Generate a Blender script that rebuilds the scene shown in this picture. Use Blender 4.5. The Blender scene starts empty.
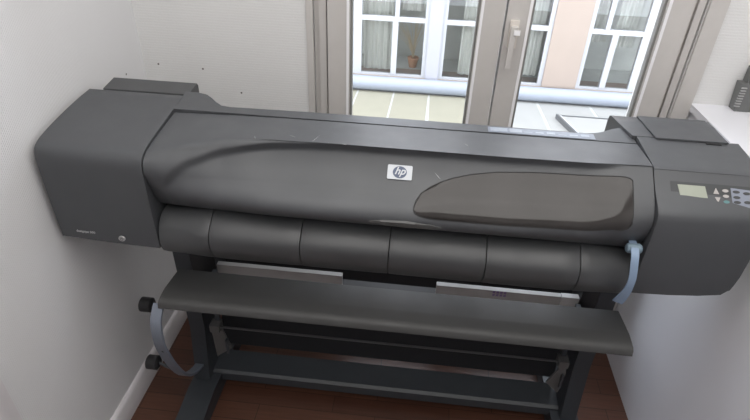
import bpy, bmesh, math, random
from mathutils import Vector, Matrix
random.seed(7)
sc = bpy.context.scene
C = sc.collection

# ---------------------------------------------------------------- camera
cam_d = bpy.data.cameras.new('camera'); cam = bpy.data.objects.new('camera', cam_d); C.objects.link(cam)
cam_d.sensor_width = 36; cam_d.lens = 539.454 * 36 / 750; cam_d.clip_start = .02
_R = [(.993975, .1042323, .0339014), (.085627, -.5453533, -.8338212), (-.0684229, .8317003, -.5509927)]
m = Matrix.Identity(4)
for r in range(3):
    m[r][0] = _R[0][r]; m[r][1] = -_R[1][r]; m[r][2] = -_R[2][r]
m.translation = (.909165, -1.060187, 1.679382)
cam.matrix_world = m
sc.camera = cam

# ---------------------------------------------------------------- world, lights, exposure
w = bpy.data.worlds.new('overcast_sky'); sc.world = w; w.use_nodes = True
bg = w.node_tree.nodes['Background']; bg.inputs[0].default_value = (.84, .90, 1.0, 1); bg.inputs[1].default_value = 7.0
def area(name, loc, size, power, col=(1, 1, 1), rot=(0, 0, 0), portal=False):
    d = bpy.data.lights.new(name, 'AREA'); d.shape = 'RECTANGLE'; d.size, d.size_y = size; d.energy = power; d.color = col
    o = bpy.data.objects.new(name, d); C.objects.link(o); o.location = loc; o.rotation_euler = rot
    if portal: d.cycles.is_portal = True
    return o
area('window_portal', (1.13, .76, 1.35), (1.10, 1.85), 1, rot=(math.radians(-90), 0, 0), portal=True)
area('ceiling_fill_light', (1.1, -.72, 2.49), (2.1, 2.4), 17, (.96, .98, 1.0))  # soft room fill added under the ceiling, no known source
sc.view_settings.view_transform = 'Standard'; sc.view_settings.look = 'None'
sc.view_settings.gamma = 1.0; sc.view_settings.use_curve_mapping = False
sc.view_settings.exposure = 0.0

# ---------------------------------------------------------------- materials
def mat(name, col, rough=.5, metal=0., spec=.5, noise=0., nscale=40., bump=0., bscale=300., coat=0.):
    M = bpy.data.materials.new(name); M.use_nodes = True; nt = M.node_tree; N = nt.nodes; L = nt.links
    b = N['Principled BSDF']; b.inputs['Base Color'].default_value = (*col, 1); b.inputs['Roughness'].default_value = rough
    b.inputs['Metallic'].default_value = metal; b.inputs['Specular IOR Level'].default_value = spec
    b.inputs['Coat Weight'].default_value = coat
    tc = N.new('ShaderNodeTexCoord')
    nz = N.new('ShaderNodeTexNoise'); nz.inputs['Scale'].default_value = nscale; nz.inputs['Detail'].default_value = 5
    L.new(tc.outputs['Object'], nz.inputs['Vector'])
    mx = N.new('ShaderNodeMix'); mx.data_type = 'RGBA'; mx.inputs[6].default_value = (*[c*(1-noise) for c in col], 1)
    mx.inputs[7].default_value = (*[min(1, c*(1+noise)) for c in col], 1)
    L.new(nz.outputs['Fac'], mx.inputs[0]); L.new(mx.outputs[2], b.inputs['Base Color'])
    if bump:
        n2 = N.new('ShaderNodeTexNoise'); n2.inputs['Scale'].default_value = bscale
        L.new(tc.outputs['Object'], n2.inputs['Vector'])
        bp = N.new('ShaderNodeBump'); bp.inputs['Strength'].default_value = bump; bp.inputs['Distance'].default_value = .001
        L.new(n2.outputs['Fac'], bp.inputs['Height']); L.new(bp.outputs[0], b.inputs['Normal'])
    return M
def plastic(name, col, rough):      # moulded plastic with faint scuffs
    M = mat(name, col, rough, noise=.08, nscale=6, bump=.12, bscale=900)
    nt = M.node_tree; N = nt.nodes; L = nt.links; b = N['Principled BSDF']
    nz = N.new('ShaderNodeTexNoise'); nz.inputs['Scale'].default_value = 9; nz.inputs['Detail'].default_value = 8
    rp = N.new('ShaderNodeMapRange'); rp.inputs[1].default_value = .35; rp.inputs[2].default_value = .7
    rp.inputs[3].default_value = rough-.05; rp.inputs[4].default_value = rough+.08
    tc = N.new('ShaderNodeTexCoord'); L.new(tc.outputs['Object'], nz.inputs['Vector'])
    L.new(nz.outputs['Fac'], rp.inputs[0]); L.new(rp.outputs[0], b.inputs['Roughness'])
    return M
M_body = plastic('charcoal_plastic', (.060, .063, .069), .45)
M_roll = plastic('dark_charcoal_plastic', (.052, .054, .057), .40)
M_inner = mat('black_interior', (.012, .012, .013), .6)
M_stand = mat('stand_paint', (.036, .041, .048), .42, noise=.1)
M_shelf = plastic('shelf_plastic', (.040, .040, .040), .55)
M_blue = mat('pale_blue_plastic', (.20, .27, .38), .4, noise=.05)
M_arc = mat('slate_blue_plastic', (.15, .17, .21), .45, noise=.05)
M_black = mat('black_rubber', (.012, .012, .014), .5)
M_steel = mat('brushed_steel', (.10, .10, .105), .3, metal=.6, noise=.1)
M_clamp = mat('clamp_metal', (.11, .11, .11), .4, metal=.3)
M_greymetal = mat('pale_grey_metal', (.36, .36, .36), .45, noise=.06)
M_silver = mat('silver_badge', (.40, .42, .45), .35, metal=.25)
M_logo = mat('logo_blue_grey', (.055, .075, .13), .4)
M_print = mat('light_grey_print', (.42, .42, .43), .5)
M_lcd = mat('lcd_glass', (.28, .30, .25), .35, noise=.04)
M_panel = mat('panel_surround', (.035, .037, .04), .4)
M_key = mat('key_pale', (.36, .34, .33), .5)
M_keyg = mat('key_green', (.09, .20, .21), .5)
M_keyo = mat('key_orange', (.45, .20, .11), .5)
M_keyb = mat('key_blue', (.14, .22, .36), .5)
M_icon = mat('icon_field', (.19, .21, .26), .5)
M_stick = mat('sticker_pale', (.16, .18, .22), .4, noise=.25, nscale=90)
M_stick2 = mat('sticker_white', (.24, .27, .32), .4, noise=.2, nscale=120)
M_purple = mat('sticker_purple', (.20, .14, .30), .5)
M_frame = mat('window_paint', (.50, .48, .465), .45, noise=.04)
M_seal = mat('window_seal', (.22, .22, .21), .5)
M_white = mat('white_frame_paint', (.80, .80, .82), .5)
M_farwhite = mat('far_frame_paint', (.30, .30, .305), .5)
M_gap = mat('screw_hole_brown', (.10, .09, .085), .7)  # dark brown of the screw hole discs
M_handle = mat('handle_paint', (.62, .58, .54), .3)
M_lwhite = mat('white_laminate', (.64, .645, .69), .42, noise=.03, nscale=3)
M_base = mat('baseboard_paint', (.62, .60, .62), .4, noise=.03)
M_device = mat('device_grey', (.13, .135, .135), .5)
M_ceil = mat('ceiling_paint', (.62, .62, .62), .8)

def wallpaper(name, col, axis, scale):
    M = mat(name, col, .75, noise=.05, nscale=2.5, spec=.3)
    nt = M.node_tree; N = nt.nodes; L = nt.links; b = N['Principled BSDF']
    tc = N.new('ShaderNodeTexCoord'); mp = N.new('ShaderNodeMapping'); L.new(tc.outputs['Object'], mp.inputs['Vector'])
    wv = N.new('ShaderNodeTexWave'); wv.wave_type = 'BANDS'; wv.bands_direction = axis
    wv.inputs['Scale'].default_value = scale; wv.inputs['Distortion'].default_value = 2.5; wv.inputs['Detail'].default_value = 3
    wv.inputs['Detail Scale'].default_value = 4
    L.new(mp.outputs[0], wv.inputs['Vector'])
    bp = N.new('ShaderNodeBump'); bp.inputs['Strength'].default_value = .35; bp.inputs['Distance'].default_value = .0012
    L.new(wv.outputs['Fac'], bp.inputs['Height']); L.new(bp.outputs[0], b.inputs['Normal'])
    return M
M_wallb = wallpaper('ribbed_wallpaper', (.67, .67, .67), 'Z', 38)
M_walll = wallpaper('fine_wallpaper', (.67, .67, .685), 'Y', 60)

def floor_mat():
    M = mat('parquet', (.09, .04, .025), .38)
    nt = M.node_tree; N = nt.nodes; L = nt.links; b = N['Principled BSDF']
    tc = N.new('ShaderNodeTexCoord'); br = N.new('ShaderNodeTexBrick')
    br.inputs['Scale'].default_value = 1; br.inputs['Brick Width'].default_value = .42; br.inputs['Row Height'].default_value = .07
    br.inputs['Mortar Size'].default_value = .0012; br.offset = .37
    br.inputs['Color1'].default_value = (.100, .044, .028, 1); br.inputs['Color2'].default_value = (.062, .026, .017, 1); br.inputs['Mortar'].default_value = (.02, .009, .006, 1)
    L.new(tc.outputs['Object'], br.inputs['Vector'])
    mp = N.new('ShaderNodeMapping'); mp.inputs['Scale'].default_value = (2.5, 40, 1); L.new(tc.outputs['Object'], mp.inputs['Vector'])
    nz = N.new('ShaderNodeTexNoise'); nz.inputs['Scale'].default_value = 3; nz.inputs['Detail'].default_value = 6; L.new(mp.outputs[0], nz.inputs['Vector'])
    rp = N.new('ShaderNodeMapRange'); rp.inputs[3].default_value = .6; rp.inputs[4].default_value = 1.4; L.new(nz.outputs['Fac'], rp.inputs[0])
    hs = N.new('ShaderNodeHueSaturation'); L.new(br.outputs['Color'], hs.inputs['Color']); L.new(rp.outputs[0], hs.inputs['Value'])
    L.new(hs.outputs[0], b.inputs['Base Color'])
    return M
M_floor = floor_mat()
def glass(name, tint, refl):
    M = bpy.data.materials.new(name); M.use_nodes = True; nt = M.node_tree; N = nt.nodes; L = nt.links
    N.remove(N['Principled BSDF']); out = N['Material Output']
    t = N.new('ShaderNodeBsdfTransparent'); t.inputs[0].default_value = (*tint, 1)
    g = N.new('ShaderNodeBsdfGlossy'); g.inputs['Roughness'].default_value = .02
    fr = N.new('ShaderNodeFresnel'); fr.inputs[0].default_value = refl
    mx = N.new('ShaderNodeMixShader'); L.new(fr.outputs[0], mx.inputs[0]); L.new(t.outputs[0], mx.inputs[1]); L.new(g.outputs[0], mx.inputs[2])
    L.new(mx.outputs[0], out.inputs[0]); return M
M_glass = glass('window_glass', (.98, .985, .985), 1.2)
M_glass2 = glass('far_glass', (.97, .97, .96), 1.4)
def smoked():
    M = glass('smoked_window', (.50, .47, .46), 1.5); return M
M_smoke = mat('smoked_brown_plastic', (.034, .031, .030), .10, spec=.36, noise=.25, nscale=7)
M_facade = mat('facade_render', (.25, .20, .165), .85, noise=.08, nscale=3, bump=.2, bscale=60)
M_facadew = mat('facade_white', (.27, .265, .29), .8, noise=.03)
M_gutter = mat('gutter_zinc', (.205, .22, .25), .5, noise=.06, nscale=3)
M_slab = mat('terrace_beige', (.215, .20, .15), .8, noise=.08, nscale=6)
M_slabw = mat('terrace_white', (.245, .24, .225), .8, noise=.06, nscale=5)
M_joint = mat('terrace_joint', (.33, .33, .315), .8)
M_curtain = mat('curtain_fabric', (.36, .365, .34), .9, noise=.12, nscale=2.5)
M_room = mat('far_room_dark', (.36, .37, .355), .9, noise=.3, nscale=3)
M_dry = mat('dry_stalks', (.34, .28, .20), .8, noise=.3)
M_pot = mat('clay_pot', (.30, .16, .10), .8)
M_fill = bpy.data.materials.new('fill_panel_glow'); M_fill.use_nodes = True  # glow of the added ceiling fill panel
M_fill.node_tree.nodes['Principled BSDF'].inputs['Emission Color'].default_value = (1, .95, .88, 1)
M_fill.node_tree.nodes['Principled BSDF'].inputs['Emission Strength'].default_value = 2

# ---------------------------------------------------------------- mesh helpers (world coordinates)
def wloc(p):
    v = Vector((0, 0, 0))
    while p: v += p.location; p = p.parent
    return v
def obj(name, bm, material, parent=None, smooth=35, bevel=0, seg=2, label=None):
    if bevel:
        es = [e for e in bm.edges if len(e.link_faces) == 2 and e.calc_face_angle(0) > math.radians(28)]
        bmesh.ops.bevel(bm, geom=es, offset=bevel, segments=seg, profile=.5, affect='EDGES', clamp_overlap=True)
    bmesh.ops.recalc_face_normals(bm, faces=bm.faces)
    o_ = wloc(parent)
    for v in bm.verts: v.co -= o_
    me = bpy.data.meshes.new(name); bm.to_mesh(me); bm.free()
    if smooth:
        for p in me.polygons: p.use_smooth = True
        me.set_sharp_from_angle(angle=math.radians(smooth))
    for mm in (material if isinstance(material, (list, tuple)) else [material]): me.materials.append(mm)
    o = bpy.data.objects.new(name, me); C.objects.link(o)
    if parent: o.parent = parent
    if label: o['label'] = label
    return o
def thing(name, loc, label, cat, group=None):
    o = bpy.data.objects.new(name, None); C.objects.link(o); o.location = loc; o.empty_display_size = .05
    if label: o['label'] = label
    if cat: o['category'] = cat
    if group: o['group'] = group
    return o
def struct(o): o['kind'] = 'structure'; return o
def tag(o, label, cat, group=None):
    o['label'] = label; o['category'] = cat
    if group: o['group'] = group
    return o
def box(bm, a, b):
    x0, y0, z0 = a; x1, y1, z1 = b
    v = [bm.verts.new(p) for p in ((x0,y0,z0),(x1,y0,z0),(x1,y1,z0),(x0,y1,z0),(x0,y0,z1),(x1,y0,z1),(x1,y1,z1),(x0,y1,z1))]
    for f in ((0,3,2,1),(4,5,6,7),(0,1,5,4),(1,2,6,5),(2,3,7,6),(3,0,4,7)): bm.faces.new([v[i] for i in f])
    return v
def boxes(*bs):
    bm = bmesh.new()
    for a, b in bs: box(bm, a, b)
    return bm
def loft(rings, cap=True, close=True):
    bm = bmesh.new(); R = [[bm.verts.new(p) for p in r] for r in rings]; n = len(R[0])
    for a, b in zip(R, R[1:]):
        for i in range(n if close else n-1):
            j = (i+1) % n; bm.faces.new((a[i], a[j], b[j], b[i]))
    if cap: bm.faces.new(R[0][::-1]); bm.faces.new(R[-1])
    return bm
def prism(poly, d, v0=None):          # polygon of 3d points, extruded by vector d
    d = Vector(d); a = [Vector(p) for p in poly]
    return loft([a, [p+d for p in a]])
def tube(pts, r, n=10, caps=True):
    pts = [Vector(p) for p in pts]; rings = []
    up = Vector((0, 0, 1))
    for i, p in enumerate(pts):
        t = (pts[min(i+1, len(pts)-1)] - pts[max(i-1, 0)]).normalized()
        u = t.cross(up if abs(t.z) < .9 else Vector((1, 0, 0))).normalized(); v = t.cross(u)
        rr = r[i] if isinstance(r, (list, tuple)) else r
        rings.append([p+u*rr*math.cos(2*math.pi*k/n)+v*rr*math.sin(2*math.pi*k/n) for k in range(n)])
    return loft(rings, caps)
def spline(P, s):
    i = max(0, min(len(P)-2, int(s))); t = s-i
    g = lambda k: P[max(0, min(len(P)-1, k))]
    return tuple(.5*((2*b)+(-a+c)*t+(2*a-5*b+4*c-d)*t*t+(-a+3*b-3*c+d)*t**3) for a, b, c, d in zip(g(i-1), g(i), g(i+1), g(i+2)))
def merge(bm, other):
    me = bpy.data.meshes.new('t'); other.to_mesh(me); other.free(); bm.from_mesh(me); bpy.data.meshes.remove(me); return bm
def text_bm(s, size, frame, shear=0., ext=.0004, bold=0., spacing=1.):   # frame = 4x4 placing the lettering
    cu = bpy.data.curves.new('t', 'FONT'); cu.body = s; cu.size = size; cu.shear = shear; cu.extrude = ext; cu.offset = bold
    cu.align_x = 'CENTER'; cu.align_y = 'CENTER'; cu.resolution_u = 3; cu.space_character = spacing
    o = bpy.data.objects.new('t', cu); C.objects.link(o)
    dg = bpy.context.evaluated_depsgraph_get(); me = bpy.data.meshes.new_from_object(o.evaluated_get(dg))
    bm = bmesh.new(); bm.from_mesh(me); bm.transform(frame)
    bpy.data.objects.remove(o); bpy.data.curves.remove(cu); bpy.data.meshes.remove(me); return bm
def frame(o, xd, yd):
    xd = Vector(xd).normalized(); yd = Vector(yd); zd = xd.cross(yd).normalized(); yd = zd.cross(xd)
    M = Matrix((xd, yd, zd)).transposed().to_4x4(); M.translation = Vector(o); return M
def disc(fr, rx, ry, h, n=20, cx=0, cy=0):
    return loft([[fr @ Vector((cx+rx*math.cos(2*math.pi*k/n), cy+ry*math.sin(2*math.pi*k/n), z)) for k in range(n)] for z in (0, h)])
def poly(fr, pts, h):
    return loft([[fr @ Vector((x, y, z)) for x, y in pts] for z in (0, h)])
def sstep(a, b, x): t = max(0, min(1, (x-a)/(b-a))); return t*t*(3-2*t)

# ================================================================ ROOM
XL, YB, XR, YF, ZC = -.02, .62, 2.45, -2.6, 2.55
WX0, WX1, WZ0, WZ1 = .555, 1.69, .14, 2.28
struct(obj('floor', boxes(((XL, YF, -.05), (XR, YB, 0))), M_floor, smooth=0))
struct(obj('ceiling', boxes(((XL, YF, ZC), (XR, YB, ZC+.1))), M_ceil, smooth=0))
struct(obj('wall_left', boxes(((XL-.15, YF, 0), (XL, YB+.25, ZC))), M_walll, smooth=0))
struct(obj('wall_right', boxes(((XR, YF, 0), (XR+.15, YB+.25, ZC))), M_wallb, smooth=0))
struct(obj('wall_front', boxes(((XL-.15, YF-.15, 0), (XR+.15, YF, ZC))), M_wallb, smooth=0))
struct(obj('wall_back', boxes(((XL, YB, 0), (WX0, YB+.22, ZC)), ((WX1, YB, 0), (XR, YB+.22, ZC)),
       ((WX0, YB, 0), (WX1, YB+.22, WZ0)), ((WX0, YB, WZ1), (WX1, YB+.22, ZC))), M_wallb, smooth=0))
wb = bpy.data.objects['wall_back']
for x, z in ((.030, 1.072), (.181, 1.066), (.304, .992)):
    obj('screw_hole', disc(frame((x, YB+.0005, z), (1, 0, 0), (0, 0, 1)), .0032, .0032, .0012, 12), M_gap, wb)
obj('screw_hole', disc(frame((XL-.0005, .50, 1.075), (0, 1, 0), (0, 0, 1)), .003, .003, .0012, 12), M_gap, bpy.data.objects['wall_left'])
# baseboards with a rounded top
def baseboard(name, a, b, n, h=.095, t=.014):
    a = Vector(a); b = Vector(b); n = Vector(n)
    prof = [(0, 0), (t, 0), (t, h-.012), (t*.7, h-.004), (t*.3, h), (0, h)]
    struct(obj(name, loft([[p + n*u + Vector((0, 0, z)) for u, z in prof] for p in (a, b)]), M_base, smooth=50))
baseboard('baseboard_left', (XL, -.315, 0), (XL, YB, 0), (1, 0, 0))
baseboard('baseboard_back', (XL+.014, YB, 0), (1.74, YB, 0), (0, -1, 0))
struct(obj('trim_1', boxes(((XL, YF, 0), (XL+.018, -.350, ZC)), ((XL, -.346, 0), (XL+.008, -.318, ZC))), M_base, bevel=.002))
# architrave beside the window
struct(obj('trim_2', boxes(((.535, YB-.006, WZ0-.02), (.556, YB, WZ1+.03))), M_frame, bevel=.003))
struct(obj('trim_3', boxes(((1.692, YB-.010, WZ0-.02), (1.742, YB, WZ1+.03))), M_frame, bevel=.003))

# low wall with a white top on the right
struct(obj('wall_low_right', boxes(((1.752, YF, 0), (XR, YB, 1.045))), M_lwhite, smooth=0))
struct(obj('trim_4', boxes(((1.742, YF, 1.043), (XR, YB+.0, 1.065))), M_lwhite, bevel=.004))

# window: fixed frame, two sashes, panes, seals, handle
win = struct(thing('window_1', (1.125, YB+.03, WZ0), None, None))
y0 = YB-.012
obj('window_frame', boxes(((.557, YB+.012, WZ0), (.600, YB+.07, WZ1)), ((1.652, YB+.012, WZ0), (1.689, YB+.07, WZ1)), ((.600, YB+.012, WZ0), (1.652, YB+.07, WZ0+.04)), ((.600, YB+.012, WZ1-.04), (1.652, YB+.07, WZ1)),
    ((.575, YB+.0, WZ0), (.597, YB+.014, WZ1)), ((1.664, YB+.0, WZ0), (1.684, YB+.014, WZ1))), M_frame, win, bevel=.002)
def sash(xa, xb, la, lb):
    zf, zt = WZ0+.03, WZ1-.03
    s = obj('sash', boxes(((xa, y0, zf), (la, YB+.045, zt)), ((lb, y0, zf), (xb, YB+.045, zt)), ((la, y0, zf), (lb, YB+.045, zf+.085)), ((la, y0, zt-.08), (lb, YB+.045, zt))), M_frame, win, bevel=.004)
    e = .007
    obj('seal', boxes(((la, y0+.010, zf+.085), (la+e, YB+.02, zt-.08)), ((lb-e, y0+.010, zf+.085), (lb, YB+.02, zt-.08)), ((la+e, y0+.010, zf+.085), (lb-e, YB+.02, zf+.085+e)), ((la+e, y0+.010, zt-.08-e), (lb-e, YB+.02, zt-.08))), M_seal, s)
    obj('bead', boxes(((la-.010, y0-.003, zf+.075), (la-.002, y0+.004, zt-.07)), ((lb+.002, y0-.003, zf+.075), (lb+.010, y0+.004, zt-.07))), M_white, s, bevel=.001)
    obj('glass_pane', boxes(((la+.001, YB+.012, zf+.086), (lb-.001, YB+.018, zt-.081))), M_glass, s, smooth=0)
    return s
sash(.603, 1.130, .672, 1.058)
s2_ = sash(1.137, 1.650, 1.208, 1.578)
h = obj('window_handle', boxes(((1.150, y0-.010, 1.205), (1.176, y0, 1.285))), M_handle, win, bevel=.004)
bm = boxes(((1.156, y0-.026, 1.255), (1.172, y0-.010, 1.270)), ((1.151, y0-.034, 1.150), (1.167, y0-.024, 1.272)))
obj('handle_lever', bm, M_frame, h, bevel=.004)
obj('handle_cap', boxes(((1.160, y0-.038, 1.250), (1.178, y0-.0345, 1.264))), M_white, h, bevel=.002)

# ceiling lamp invented to fill the room with soft light, out of view
lp = tag(thing('ceiling_fill_panel', (1.1, -.72, ZC), 'x', 'fill_panel'), 'added luminous fill panel on the ceiling, out of view above the printer', 'fill_panel')
obj('fill_panel_body', boxes(((.03, -1.94, ZC-.03), (2.17, .50, ZC))), M_white, lp, bevel=.006)
obj('fill_panel_glow', boxes(((.05, -1.92, ZC-.036), (2.15, .48, ZC-.031))), M_fill, lp)

# ================================================================ OUTSIDE
T0 = 5.98
ter = struct(obj('ground', boxes(((-3.5, .86, -1.12), (7.5, T0+.3, -1.003))), M_joint, smooth=0))
bm = bmesh.new()
xs = [-2.4, -1.92, -1.44, -.96, -.45, .045, .53, 1.00, 1.50, 1.98]
for a, b in zip(xs, xs[1:]):
    v = box(bm, (a+.012, 1.0, -1.03), (b-.012, 5.89, -1.0))
    for q in v:
        if q.co.y < 2: q.co.x -= .10*(1 if a < 1 else 0)
obj('slab', bm, M_slab, ter, smooth=0)
bm = bmesh.new()
for a, b, c, d in ((1.99, 2.42, 1.99, 2.58), (2.44, 3.10, 2.60, 3.35), (3.12, 3.8, 3.37, 4.1), (3.82, 5.0, 4.12, 5.3)):
    v = box(bm, (a+.01, 1.0, -1.03), (b-.01, 5.89, -1.0))
    for q in v:
        if q.co.y < 2: q.co.x = c+.01 if abs(q.co.x-a-.01) < 1e-4 else d-.01
obj('pale_slab', bm, M_slabw, ter, smooth=0)

def pixel_gutter():
    rings = []
    for x in [-3.5+.55*i for i in range(21)]:
        rings.append([(x, 5.90+.08*math.cos(a), -.890+.095*math.sin(a)) for a in [2*math.pi*k/20 for k in range(20)]])
    return loft(rings)
tag(obj('gutter_pipe', pixel_gutter(), M_gutter), 'thick pale blue horizontal pipe outside, at the foot of the facade windows', 'pipe')

hat = tag(thing('roof_hatch', (3.1, 4.9, -1.0), 'x', 'hatch'), 'flat white roof hatch with a metal edge, outside the right window pane', 'hatch')
def slanted(x0, x1, ya, yb, za, zb, sl):
    bm = boxes(((x0, ya, za), (x1, yb, zb)))
    for v in bm.verts: v.co.x += (5.4-v.co.y)*sl
    return bm
obj('hatch_lid', slanted(2.64, 3.9, 4.4, 5.37, -1.0, -.955, .25), M_slabw, hat, bevel=.006)
obj('hatch_edge', slanted(2.585, 2.61, 4.4, 5.40, -1.0, -.94, .25), M_clamp, hat)
obj('hatch_edge', slanted(2.612, 2.638, 4.4, 5.39, -1.0, -.945, .25), M_greymetal, hat)
obj('hatch_frame_line', slanted(2.62, 3.9, 5.372, 5.39, -1.0, -.945, .25), M_clamp, hat)  # thin dark frame line added to mark the lid's far edge

# far building: piers, sill band, windows with panes, curtains
bld = tag(thing('building', (1.5, 6.0, -1.0), 'x', 'building'), 'pale building facade across the roof with white multi-pane windows', 'building')
FZ0, FZ1, WT = -.82, 3.9, 1.25
obj('wall', boxes(((-3.5, 6.0, -1.2), (7.5, 6.35, FZ0)), ((-3.5, 6.0, WT), (7.5, 6.35, FZ1)), ((-3.5, 6.0, FZ0), (-1.3, 6.35, WT)), ((4.9, 6.0, FZ0), (7.5, 6.35, WT))), M_facade, bld, smooth=0)
obj('pier', boxes(((2.465, 5.995, FZ0), (2.900, 6.35, WT))), M_facade, bld, smooth=0)
obj('white_pier', boxes(((.925, 5.985, FZ0), (1.095, 6.35, WT))), M_facadew, bld, smooth=0)
obj('back_room', boxes(((-1.3, 6.9, FZ0), (4.9, 6.95, WT)), ((-1.3, 6.35, FZ0-.02), (4.9, 6.95, FZ0)), ((-1.3, 6.35, WT), (4.9, 6.95, WT+.02))), M_room, bld, smooth=0)
def far_window(x0, x1, bars, thin, tz=(-.105, -.045)):
    y = 6.02; y2 = 6.08
    bs = [((x0, y, FZ0), (x0+.055, y2, WT)), ((x1-.055, y, FZ0), (x1, y2, WT)), ((x0+.055, y, FZ0), (x1-.055, y2, FZ0+.03)), ((x0+.055, y, WT-.06), (x1-.055, y2, WT)), ((x0+.055, y, tz[0]), (x1-.055, y2, tz[1]))]
    for b in bars: bs.append(((b-.036, y-.008, FZ0+.03), (b+.036, y2, tz[0]))); 
    for b in thin: bs.append(((b-.028, y-.004, tz[1]), (b+.028, y2, WT-.06)))
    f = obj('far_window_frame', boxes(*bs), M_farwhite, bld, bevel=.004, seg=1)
    obj('far_glass_pane', boxes(((x0+.05, y+.03, FZ0+.03), (x1-.05, y+.036, WT-.05))), M_glass2, f, smooth=0)
far_window(-1.3, .005, (-.62,), (-.62,))
far_window(.005, .925, (.495,), (.51,))
far_window(1.095, 2.465, (1.78,), (1.78,))
far_window(2.90, 3.63, (3.245,), (3.13,))
far_window(3.63, 4.9, (4.25,), (4.25,))
def curtain(x0, x1, z0, z1, y, amp, per):
    n = int((x1-x0)/.02); ring = []
    for k in range(n+1):
        x = x0+(x1-x0)*k/n; ring.append((x, y+amp*math.sin(2*math.pi*(x-x0)/per + .6*math.sin(5*x))))
    bm = bmesh.new()
    A = [bm.verts.new((x, yy, z0)) for x, yy in ring]; B = [bm.verts.new((x, yy, z1)) for x, yy in ring]
    D = [bm.verts.new((x, yy+.006, z1)) for x, yy in ring]; E_ = [bm.verts.new((x, yy+.006, z0)) for x, yy in ring]
    for a, b in ((A, B), (B, D), (D, E_), (E_, A)):
        for k in range(n): bm.faces.new((a[k], a[k+1], b[k+1], b[k]))
    return bm
for i, (x0, x1, z0, lab) in enumerate(((.07, .45, -.8, 'leftmost'), (.56, .9, .0, 'second'), (1.36, 1.72, -.8, 'third'), (1.9, 2.4, -.75, 'fourth'), (2.96, 3.20, -.25, 'fifth'), (3.28, 3.57, -.3, 'rightmost'))):
    tag(obj('curtain', curtain(x0, x1, z0, 1.2, 6.22, .018, .085), M_curtain), '%s of the pale green net curtains behind the far facade windows' % lab, 'curtain', 'net curtains in the far windows')
pl = tag(thing('dried_plant', (.74, 6.30, FZ0), 'x', 'plant'), 'bundle of dry stalks behind a far window left of the white pier', 'plant')
obj('pot', loft([[(.74+r*math.cos(a), 6.45+r*math.sin(a), z) for a in [2*math.pi*k/16 for k in range(16)]] for r, z in ((.05, FZ0), (.075, FZ0+.12), (.08, FZ0+.12), (.08, FZ0+.14))]), M_pot, pl)
bm = bmesh.new()
for k in range(26):
    a = random.uniform(-.26, .20); hgt = random.uniform(.35, .62); b = random.uniform(-.1, .1)
    merge(bm, tube([(.74+a*t*t+.02*a, 6.45+b*t-.1*t, FZ0+.12+hgt*t) for t in (0, .3, .6, .85, 1)], [.005, .005, .004, .003, .002], 5))
obj('stalks', bm, M_dry, pl)

# ================================================================ STAND
st = tag(thing('printer_stand', (.855, .2, 0), 'x', 'stand'), 'dark grey two-legged metal stand with a long front shelf, carrying the wide printer', 'stand')
for sx, x0 in ((-1, .185), (1, 1.478)):
    # leg: a deep plate that widens towards the foot
    pr_ = [(.16, .055), (.30, .055), (.29, .25), (.285, .808), (.185, .808), (.195, .30)]
    obj('leg', loft([[(x, y, z) for y, z in pr_] for x in (x0, x0+.052)]), M_stand, st, bevel=.005)
    xa = x0-.012 if sx < 0 else x0-.030
    pf = [(-.20, 0), (.58, 0), (.58, .035), (.50, .060), (.12, .075), (.02, .060), (-.17, .045), (-.20, .030)]
    obj('foot', loft([[(x, y, z) for y, z in pf] for x in (xa, xa+.094)]), M_stand, st, bevel=.006)
obj('lower_beam', loft([[(x, y, z) for y, z in ((.195, .045), (.300, .045), (.300, .088), (.205, .088), (.195, .080))] for x in (.237, 1.478)]), M_stand, st, bevel=.004)
obj('upper_beam', boxes(((.237, .21, .495), (1.478, .25, .535))), M_inner, st, bevel=.004)
pp = obj('rail_plate', boxes(((.316, .198, .50), (.712, .215, .592))), M_greymetal, st, bevel=.002, label='left pale grey metal rail')
pp = obj('rail_plate', boxes(((1.003, .198, .50), (1.376, .215, .592))), M_greymetal, st, bevel=.002, label='right grey metal rail with a small purple sticker')
fr = frame((1.194, .1975, .583), (1, 0, 0), (0, 0, 1)); bm = bmesh.new()
for k in range(8):
    merge(bm, poly(fr, [(a+(k % 4)*.011-.022, b+(k//4)*.011-.011) for a, b in ((0, 0), (.008, 0), (.008, .009), (.001, .007))], .0006))
obj('rail_sticker', bm, M_purple, pp)
obj('rail_end_plate', boxes(((1.377, .196, .50), (1.428, .215, .594))), mat('rail_end_white', (.52, .52, .52), .4), st, bevel=.002)
for x, x2 in ((.238, .316), (1.429, 1.477)):
    obj('hanger_bracket', boxes(((x, .19, .50), (x2, .27, .70))), M_black, st, bevel=.003)
obj('back_panel', loft([[(x, y, z) for y, z in ((.315, .105), (.335, .10), (.40, .60), (.385, .60))] for x in (.24, 1.475)]), mat('navy_black_fabric', (.010, .011, .014), .8, noise=.2), st)
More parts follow.
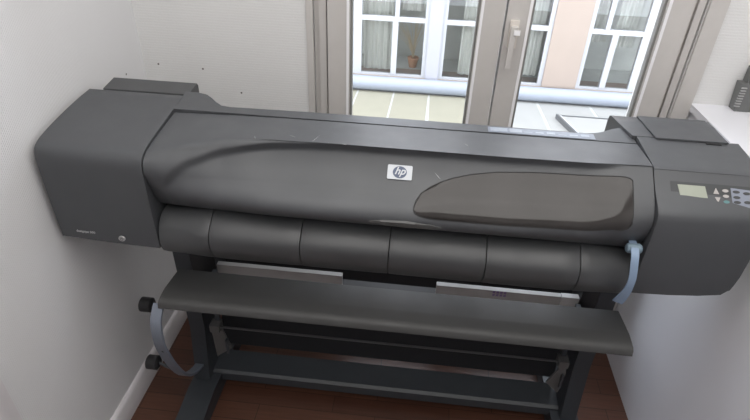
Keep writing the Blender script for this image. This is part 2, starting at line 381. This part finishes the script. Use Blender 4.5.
# front shelf with a rolled front lip
sp = [(.095, .640), (.092, .653), (.05, .657), (.004, .661), (-.004, .6615), (-.030, .6585), (-.044, .656), (-.051, .650), (-.055, .636), (-.051, .634), (-.044, .646), (-.01, .650), (.02, .648)]
obj('front_shelf', loft([[(x, y, z) for y, z in sp] for x in (.250, .252, .45, .7, .95, 1.2, 1.495, 1.497)]), M_shelf, st, smooth=50)
for x in (.262, 1.435):
    obj('shelf_arm', loft([[(xx, y, z) for y, z in ((.02, .640), (.02, .612), (.20, .50), (.21, .53), (.08, .63), (.08, .642))] for xx in (x, x+.03)]), M_stand, st, bevel=.002)
obj('feed_rod', tube([(.315, .118, .402), (1.405, .118, .404)], .0035, 8), M_steel, st)
for x, s in ((.318, 1), (1.408, -1)):
    c = obj('rod_clamp', boxes(((x-.016, .104, .388), (x+.014, .14, .416))), M_clamp, st, bevel=.003)
    obj('clamp_arm', loft([[(x+a, .150, .60), (x+a+.014, .150, .60), (x+a+.014, .165, .60), (x+a, .165, .60)] for a in (0,)] + [[(x-.007, .13, .41), (x+.007, .13, .41), (x+.007, .145, .41), (x-.007, .145, .41)]]), M_stand, c)
    f = frame((x, .117, .39), (1, 0, 0), (0, 0, 1))
    pts = [(-.014, -.006), (.022, .008), (.044, -.075), (-.010, -.120)]
    if s < 0: pts = [(.012, -.008), (-.004, -.0), (-.034, -.080), (.010, -.122), (.016, -.03)]
    obj('clamp_flap', poly(f, pts, .006), M_clamp, c, bevel=.001)
    obj('clamp_rib', boxes(((x+(.030 if s > 0 else .004), .100, .30), (x+(.036 if s > 0 else .010), .115, .36))), M_stand, c)
# curved side bracket with two knobs
ARC = [(.247, -.040, .640), (.245, -.066, .610), (.245, -.077, .580), (.241, -.074, .530), (.234, -.060, .480), (.225, -.018, .365), (.208, .055, .230), (.205, .120, .165), (.205, .200, .130)]
arc = [Vector(spline(ARC, k*8/24)) for k in range(25)]
rings = []; th = .009
for i, P in enumerate(arc):
    t = (arc[min(i+1, 24)]-arc[max(i-1, 0)]).normalized(); nn = t.cross(Vector((1, 0, 0))).normalized(); h_ = Vector((.0145, 0, 0))
    rings.append([P-h_-nn*th/2, P+h_-nn*th/2, P+h_+nn*th/2, P-h_+nn*th/2])
ab = obj('side_bracket', loft(rings), M_arc, st, bevel=.002, label='slate blue curved bracket at the left end')
for (y, z, x, e) in ((.128, .458, .098, (.238, -.062, .475)), (.080, .243, .098, (.206, .06, .225))):
    kn = obj('knob', tube([(x-.022, y, z), (x-.018, y, z), (x+.014, y, z), (x+.020, y, z)], [.017, .024, .024, .016], 18), M_black, ab, label='round black knob')
    obj('knob_stem', tube([(x+.018, y, z), e], .005, 8), M_stand, ab)

HX = [.272, .295, .33, .38, .46, .58, .72, .86, 1.10, 1.28, 1.38, 1.42, 1.443]
_L = [(.192,1.100),(.100,1.0895),(.030,1.078),(.008,1.070),(-.008,1.056),(-.013,1.034),(-.006,1.003),(.004,.975),(.016,.949),(.030,.923)]
_M = [(.192,1.107),(.074,1.1105),(.066,1.108),(.055,1.088),(.032,1.060),(.000,1.034),(-.030,1.010),(-.042,.982),(-.036,.962),(-.012,.943)]
_R = [(.192,1.108),(.086,1.110),(.078,1.108),(.060,1.095),(.026,1.068),(.000,1.044),(-.016,1.018),(-.014,.985),(.002,.950),(.026,.916)]
def _mix(a, b, w): return [(p[0]*(1-w)+q[0]*w, p[1]*(1-w)+q[1]*w) for p, q in zip(a, b)]
def _sw(rows, dy):   # push the upper face rows back (recess)
    o = list(rows)
    for i, k in zip((2,3,4,5), (.4,.9,1.,.6)): o[i] = (o[i][0]+dy*k, o[i][1])
    return o
HP = [_L, _mix(_L,_M,.10), _mix(_L,_M,.25), _mix(_L,_M,.45), _mix(_L,_M,.70), _mix(_L,_M,.92), _M, _M, _M, _mix(_M,_R,.25), _mix(_M,_R,.75), _mix(_M,_R,.95), _R]
def _cr(a, b, c, d, t):
    return .5*((2*b)+(-a+c)*t+(2*a-5*b+4*c-d)*t*t+(-a+3*b-3*c+d)*t*t*t)
def _row(P, s):
    i = max(0, min(len(P)-2, int(s))); t = s-i
    g = lambda k: P[max(0, min(len(P)-1, k))]
    return tuple(_cr(g(i-1)[j], g(i)[j], g(i+1)[j], g(i+2)[j], t) for j in (0, 1))
def hood_at(x, s):
    i = 0
    while i < len(HX)-2 and x > HX[i+1]: i += 1
    t = (x-HX[i])/(HX[i+1]-HX[i]); t = t*t*(3-2*t) if 0 <= t <= 1 else t
    a = _row(HP[i], s); b = _row(HP[i+1], s)
    y, z = a[0]*(1-t)+b[0]*t, a[1]*(1-t)+b[1]*t
    T = [(.30, 6.4), (.325, 5.4), (.345, 4.5), (.37, 3.8), (.42, 3.1), (.50, 2.5), (.60, 2.15), (.75, 2.0), (1.3, 2.0), (1.5, 2.0)]
    st = T[0][1]
    for (p, u), (q, v) in zip(T, T[1:]):
        if p <= x <= q: st = u+(v-u)*(x-p)/(q-p)
    e = lambda lo, hi, v: (lambda k: k*k*(3-2*k))(max(0, min(1, (v-lo)/(hi-lo))))
    d = .016*e(st-.10, st+.65, s)*(1-e(5.0, 7.0, s))*(1-e(.55, 1.0, x)*.30)*(1-e(1.30, 1.40, x))
    return (x, y+d*.75, z-d*.55)

# ================================================================ PRINTER
prn = tag(thing('wide_format_printer', (.855, .2, .81), 'x', 'printer'), 'wide charcoal grey plotter printer with smoked window and control panel, standing on the two-legged stand', 'printer')
SL, SR = .272, 1.445
obj('chassis', boxes(((.05, .06, .815), (1.65, .225, 1.06)), ((.05, .06, .808), (1.65, .20, .83))), M_inner, prn)

# left end cover
LP = [(.000, .812), (-.003, .90), (-.003, 1.000), (-.002, 1.040), (.002, 1.059), (.012, 1.071), (.032, 1.080), (.075, 1.090), (.15, 1.102), (.22, 1.110), (.272, 1.114)]
def cover_l(u):
    ring = []
    dense = [spline(LP, i*.5) for i in range(21)]
    for y, z in dense:
        xr = SL - .006*sstep(.1, .30, y)
        x = u*xr
        bow = -.014*math.sin(u*math.pi*.5)*(1-sstep(.02, .2, y))
        ring.append((x, y+bow, z))
    xr = u*(SL-.006)
    ring += [(xr, .280, 1.110), (xr, .284, 1.09), (xr, .284, .86), (xr, .25, .812)]
    return ring
lc = obj('left_cover', loft([cover_l(u) for u in (0, .02, .1, .3, .5, .7, .9, .98, 1)]), M_body, prn, smooth=40)
bm = bmesh.new()
obj('cover_vent_box', loft([[(x, y, z) for y, z in ((.286, .90), (.286, 1.106), (.288, 1.112), (.350, 1.121), (.357, 1.112), (.357, .90))] for x in (.030, .034, .270, .274)]), M_roll, prn, bevel=.002)
bmw = obj('tie_tab', boxes(((.2675, .281, 1.092), (.2745, .2855, 1.108))), M_white, prn)
# lettering and power button
fr = frame((.078, -.0095, .839), (1, -.03, 0), (0, .0, 1))
obj('model_lettering', text_bm('designjet 500', .0098, frame((.076, -.0097, .8395), (1, -.045, 0), (0, 0, 1)), bold=.0001), M_print, lc)
pb = obj('power_button', disc(frame((.176, -.0150, .834), (1, -.03, 0), (0, 0, 1)), .0088, .0075, .004, 24), M_greymetal, lc)
f2 = frame((.176, -.0192, .834), (1, -.03, 0), (0, 0, 1)); bm = bmesh.new()
merge(bm, poly(f2, [(-.0007, .0005), (.0007, .0005), (.0007, .005), (-.0007, .005)], .0005))
for k in range(10):
    a0, a1 = [math.radians(130+280*j/10) for j in (k, k+1)]
    merge(bm, poly(f2, [(r*math.cos(a), r*math.sin(a)-.0003) for r, a in ((.0032, a0), (.0042, a0), (.0042, a1), (.0032, a1))], .0005))
obj('power_symbol', bm, M_panel, pb, smooth=0)

# right end cover
RP = [(.000, .812), (-.010, .88), (-.013, .98), (-.010, 1.028), (-.004, 1.045), (.006, 1.056), (.030, 1.076), (.064, 1.1025), (.067, 1.1055), (.072, 1.1085), (.11, 1.112), (.21, 1.119)]
def cover_r(u):
    ring = []
    for i in range(23):
        y, z = spline(RP, i*.5)
        bow = -.020*math.cos(u*math.pi*.5)*(1-sstep(.0, .08, y))*(1-sstep(1.04, 1.08, z))
        z += .018*sstep(.90, 1.0, u)*(1-sstep(.812, .87, z))
        ring.append((SR+(1.686-SR)*u, y+bow+.004, z))
    x = SR+(1.686-SR)*u
    return ring + [(x, .216, 1.112), (x, .216, .86), (x, .20, .812)]
rc = obj('right_cover', loft([cover_r(u) for u in (0, .02, .15, .4, .7, .93, .98, 1)]), M_body, prn, smooth=40)
def edge_l(y): return SR - .030*sstep(.15, .36, y) - .002
bm = loft([[(edge_l(y), y, 1.119-zz), (1.664, y, 1.119-zz), (1.664, y, .88), (edge_l(y), y, .88)] for y, zz in ((.217, 0), (.26, 0), (.30, -.001), (.338, .0), (.346, .005), (.35, .02))])
obj('right_rear_cover', bm, M_body, prn, bevel=.002)
ic = obj('ink_lid', prism([(1.487, .205, 1.1195), (1.658, .205, 1.1195), (1.652, .336, 1.1195), (1.480, .336, 1.1195)], (0, 0, .0042)), M_body, prn, bevel=.0015)
obj('lid_gap_dark', boxes(((1.605, .198, 1.1145), (1.640, .2045, 1.1205))), M_inner, ic)  # darkness of the gap at the lid's front, painted as a black block

# control panel on the sloping face
pa, pb_ = Vector((0, .0065, 1.0548)), Vector((0, .0635, 1.0995))
ud = (pb_-pa).normalized()
def pf(x, s, lift=0):    # frame on the slope at distance s up from its lower edge
    o = pa + ud*s; f = frame((x, o.y+.003, o.z), (1, 0, 0), ud); f.translation += f.to_3x3() @ Vector((0, 0, lift)); return f
LW = .0725
panel = obj('control_panel', poly(pf(1.475, 0), [(.004, .006), (.192, .006), (.192, .054), (.004, .054)], .0022), M_panel, prn, bevel=.0008)
obj('lcd_screen', poly(pf(1.489, 0, .0022), [(.011, .003), (.070, .003), (.064, .047), (.005, .047)], .001), M_lcd, panel)
k1 = pf(1.568, -.005, .0022)
obj('arrow_key', poly(k1, [(.002, .036), (.014, .036), (.008, .050)], .0012), M_key, panel)
obj('arrow_key', poly(k1, [(.010, .015), (.016, .028), (.004, .028)], .0012), M_key, panel)
k2 = pf(1.596, -.004, .0022)
for s, mm in ((.044, M_key), (.031, M_key), (.0175, M_keyg)):
    obj('oval_key', disc(k2, .0066, .0036, .0014, 16, 0, s), mm, panel)
k3 = pf(1.608, -.004, .0022)
ik = obj('icon_field', poly(k3, [(.001, .012), (.046, .007), (.046, .049), (0, .052)], .0008), M_icon, panel)
k4 = pf(1.608, -.004, .0030); bm = bmesh.new()
for cx, cy in ((.011, .043), (.033, .041), (.011, .030), (.033, .020), (.011, .0185)):
    merge(bm, disc(k4, .0078, .0036, .0006, 12, cx, cy))
obj('icon', bm, M_panel, ik)
obj('cancel_key', disc(pf(1.660, -.003, .0022), .004, .0042, .0014, 12, 0, .041), M_keyo, panel)
k5 = pf(1.503, -.004, .0022)
obj('status_mark', disc(k5, .004, .002, .0006, 10, .022, .0095), M_keyb, panel)
obj('status_mark', disc(k5, .0035, .002, .0006, 10, .046, .0095), M_keyo, panel)

# hood
XS = [.2735+i*(1.443-.2735)/130 for i in range(131)]
rings = []
for x in XS:
    r = [hood_at(x, s*.1) for s in range(91)]
    r += [(x, .055, r[-1][2]), (x, .10, 1.05), (x, .190, 1.07)]
    rings.append(r)
hood = obj('hood', loft(rings), M_body, prn, smooth=60)
def hn(x, s):
    a, b = Vector(hood_at(x+.004, s)), Vector(hood_at(x-.004, s)); c, d = Vector(hood_at(x, s+.05)), Vector(hood_at(x, s-.05))
    n = (a-b).cross(c-d).normalized()
    return n if n.y < 0 or n.z > 0 else -n
if hn(.8, 4).y > 0:
    _h = hn
    hn = lambda x, s: -_h(x, s)
TOP = [(.912, 5.95), (.916, 5.45), (.926, 5.0), (.945, 4.6), (.968, 4.25), (1.00, 3.9), (1.04, 3.6), (1.10, 3.32), (1.18, 3.18), (1.30, 3.14), (1.38, 3.18), (1.392, 3.25), (1.398, 3.4)]
BOT = [(.912, 6.1), (.916, 6.35), (.926, 6.5), (.945, 6.6), (.968, 6.65), (1.00, 6.65), (1.04, 6.65), (1.10, 6.65), (1.18, 6.65), (1.30, 6.68), (1.38, 6.7), (1.392, 6.55), (1.398, 6.2)]
def lin(T, x):
    for (a, p), (b, q) in zip(T, T[1:]):
        if x <= b: return p+(q-p)*(x-a)/(b-a)
    return T[-1][1]
def patch(T, B, xa, xb, n, mm, e0, e1):
    top = []; rings = []
    for i in range(n+1):
        x = xa+(xb-xa)*i/n; ts, bs = lin(T, x), lin(B, x); r = []
        for j in range(mm+1):
            u = j/mm; s = ts+(bs-ts)*u
            k = min(1, 6*min(u, 1-u))*min(1, 14*min(i/n, 1-i/n)); off = e0+(e1-e0)*math.sin(k*math.pi/2) + (.0065*min(1, 10*min(i/n, 1-i/n))*min(u/.62, ((1-u)/.38)**.7) if mm > 20 else 0)
            r.append(Vector(hood_at(x, s)) + hn(x, s)*off)
        b = [Vector(hood_at(x, ts+(bs-ts)*j/mm)) - hn(x, ts+(bs-ts)*j/mm)*.0015 for j in range(mm, -1, -1)]
        rings.append(r+b)
    return loft(rings)
rimp = [(x, s) for x, s in TOP] + [(x, s) for x, s in BOT[::-1]]; rimp.append(rimp[0])
rp = []
for (xa, sa), (xb, sb) in zip(rimp, rimp[1:]):
    for k in range(4):
        x, s = xa+(xb-xa)*k/4, sa+(sb-sa)*k/4; rp.append(Vector(hood_at(x, s)) + hn(x, s)*.0004)
obj('window_rim', tube(rp+[rp[0]], .0012, 6), M_inner, hood)
bm = bmesh.new()
for x, s, dx, ds in ((.66, 1.2, .012, -.5), (.70, 1.5, .004, .4), (.745, 1.55, -.012, -.35), (.60, .8, .02, .1), (.955, 3.7, .014, .35), (1.02, .6, .01, .1), (.52, 1.0, .006, .3)):
    merge(bm, tube([Vector(hood_at(x+dx*t, s+ds*t))+hn(x+dx*t, s+ds*t)*.0001 for t in (0, .33, .66, 1)], [.0001, .0005, .0005, .0001], 4))
obj('scuff_mark', bm, M_print, hood)['kind'] = 'stuff'
obj('smoked_window', patch(TOP, BOT, .912, 1.398, 60, 24, .0004, .0028), M_smoke, hood, smooth=60)
GT = [(.812, 7.35), (.84, 7.1), (.895, 6.95), (.95, 7.15), (.980, 7.45)]
GB = [(.812, 7.40), (.84, 7.62), (.895, 8.15), (.95, 7.8), (.980, 7.50)]
obj('hood_grip', patch(GT, GB, .812, .980, 24, 8, -.002, .0065), mat('grip_grey_plastic', (.09, .09, .09), .65), hood, smooth=60)
# badge with logo
n = hn(.873, 3.85); o = Vector(hood_at(.873, 3.85)) + n*.0002
c, d = Vector(hood_at(.873, 3.6)), Vector(hood_at(.873, 4.1))
fb = frame(o, (1, 0, 0), c-d)
if (fb.to_3x3() @ Vector((0, 0, 1))).y > 0: fb = frame(o, (1, 0, 0), d-c)
def rrect(w_, h_, r, n=5):
    P = []
    for cx, cy, a0 in ((w_/2-r, h_/2-r, 0), (-w_/2+r, h_/2-r, 90), (-w_/2+r, -h_/2+r, 180), (w_/2-r, -h_/2+r, 270)):
        for k in range(n+1):
            a = math.radians(a0+90*k/n); P.append((cx+r*math.cos(a), cy+r*math.sin(a)))
    return P
bd = obj('logo_badge', poly(fb, rrect(.058, .0345, .003), .004), M_silver, hood, bevel=.0008)
f3 = fb.copy(); f3.translation += f3.to_3x3() @ Vector((0, 0, .0040))
obj('logo_disc', disc(f3, .0165, .0145, .0004, 32), M_logo, bd)
f4 = f3.copy(); f4.translation += f4.to_3x3() @ Vector((0, .0025, .0006))
obj('logo_letters', text_bm('hp', .0250, f4, shear=.35, bold=.0004, ext=.0003), M_silver, bd, smooth=0)

# rear strip of the top, curving out at both ends
fy = .1965
back = [(1.440, .272), (1.415, .270), (1.398, .262), (1.378, .248), (1.355, .236), (1.33, .230), (1.1, .232), (.86, .234), (.60, .233), (.41, .229), (.385, .233), (.365, .250), (.345, .272), (.325, .290), (.30, .298), (.262, .300)]
plan = [(.266, fy), (1.443, fy), (1.443, .21)] + back
rs = obj('rear_top_strip', loft([[(x, y, .93) for x, y in plan], [(x, y, 1.108+(y-fy)*.07) for x, y in plan]]), M_body, prn, bevel=.003)
zz = lambda y: 1.1085+(y-fy)*.07
def quad(x0, x1, ya, yb, lift=.0004):
    bm = bmesh.new(); v = [(x0, ya, zz(ya)), (x1, ya, zz(ya)), (x1, yb, zz(yb)), (x0, yb, zz(yb))]
    return loft([[Vector(p) for p in v], [Vector(p)+Vector((0, 0, lift)) for p in v]])
sk = obj('instruction_sticker', quad(1.082, 1.345, .199, .226), M_stick, rs)
bm = quad(1.088, 1.130, .204, .222, .0009)
merge(bm, quad(1.136, 1.166, .204, .222, .0009))
for k in range(6): merge(bm, quad(1.172+k*.028, 1.192+k*.028, .207, .211+.008*((k*7) % 3)/2, .0008))
obj('sticker_block', bm, M_stick2, sk)

# six lids over the paper roll
RL = [(.060, .930), (.020, .926), (-.014, .908), (-.036, .888), (-.043, .872), (-.042, .842), (-.030, .818), (-.018, .801), (.0, .797), (.05, .803)]
RE = [(.060, .905), (.030, .905), (.008, .898), (-.008, .884), (-.018, .862), (-.023, .838), (-.020, .818), (-.012, .803), (.0, .799), (.05, .803)]
cuts = [.277, .417, .645, .862, 1.094, 1.314, 1.438]
for i, (a, b) in enumerate(zip(cuts, cuts[1:])):
    rings = []
    n_ = 10
    for k in range(n_+1):
        u = k/n_; x = a+.0012+(b-a-.0024)*u
        e = 1-sstep(0, .16, min(x-.277, 1.438-x)); 
        pinch = .003 if k in (0, n_) else 0
        r = []
        for q in range(28):
            s = q/3
            p, r2 = spline(RL, s), spline(RE, s)
            y, z = p[0]*(1-e)+r2[0]*e, p[1]*(1-e)+r2[1]*e
            r.append((x, y+pinch, z-pinch*.4))
        rings.append(r)
    obj('roll_cover', loft(rings), M_roll, prn, smooth=50)
obj('roll_core', loft([[(x, y*.9+.010, z) for y, z in RE] for x in (.30, 1.43)]), M_inner, prn)

# pale blue paper lever
path = [(1.4195, .000, .955), (1.4190, -.022, .953), (1.4185, -.040, .945), (1.4185, -.050, .930), (1.4205, -.056, .910), (1.4225, -.060, .888), (1.4225, -.060, .865), (1.4215, -.057, .845), (1.4195, -.051, .823), (1.4165, -.045, .803)]
rings = []
dense = [spline(path, k*.25) for k in range(37)]
for i, p in enumerate(dense):
    a = Vector(dense[max(i-1, 0)]); b = Vector(dense[min(i+1, 36)]); t = (b-a).normalized(); side = Vector((1, 0, 0)); nn = t.cross(side).normalized()
    wdt = .0085+.0045*sstep(.6, 1, i/36); P = Vector(p)
    sd = (side + Vector((0, 0, -.35*sstep(.5, 1, i/36)))).normalized()
    rings.append([P-sd*wdt-nn*.0015, P+sd*wdt-nn*.0015, P+sd*wdt+nn*.0015, P-sd*wdt+nn*.0015])
lv = obj('paper_lever', loft(rings), M_blue, prn, smooth=50, label='pale blue curved paper lever')
obj('lever_hub', tube([(1.405, -.018, .945), (1.409, -.018, .945), (1.434, -.018, .945), (1.438, -.018, .945)], [.009, .012, .012, .009], 18), mat('hub_blue_grey', (.16, .22, .27), .4), lv)

# ribbed device on the low wall
dv = tag(thing('electronic_device', (1.93, .59, 1.065), 'x', 'device'), 'dark grey ribbed device standing on the white ledge at the right edge', 'device')
obj('lower_body', loft([[(1.852, .575, 1.0655), (2.04, .575, 1.0655), (2.04, .612, 1.0655), (1.852, .612, 1.0655)] for e in (0,)] + [[(1.845, .578, 1.15), (2.04, .578, 1.15), (2.04, .612, 1.15), (1.845, .612, 1.15)]]), M_device, dv, bevel=.004)
obj('upper_body', boxes(((1.862, .585, 1.15), (2.04, .614, 1.195))), M_device, dv, bevel=.004)
bm = bmesh.new()
for k in range(8): merge(bm, boxes(((1.847, .5735, 1.080+k*.008), (1.862, .5795, 1.0835+k*.008))))
obj('rib', bm, M_greymetal, dv)['kind'] = 'stuff'
for ob in list(bpy.data.objects):
    if ob.get('label') == 'x': print('UNLABELLED', ob.name)
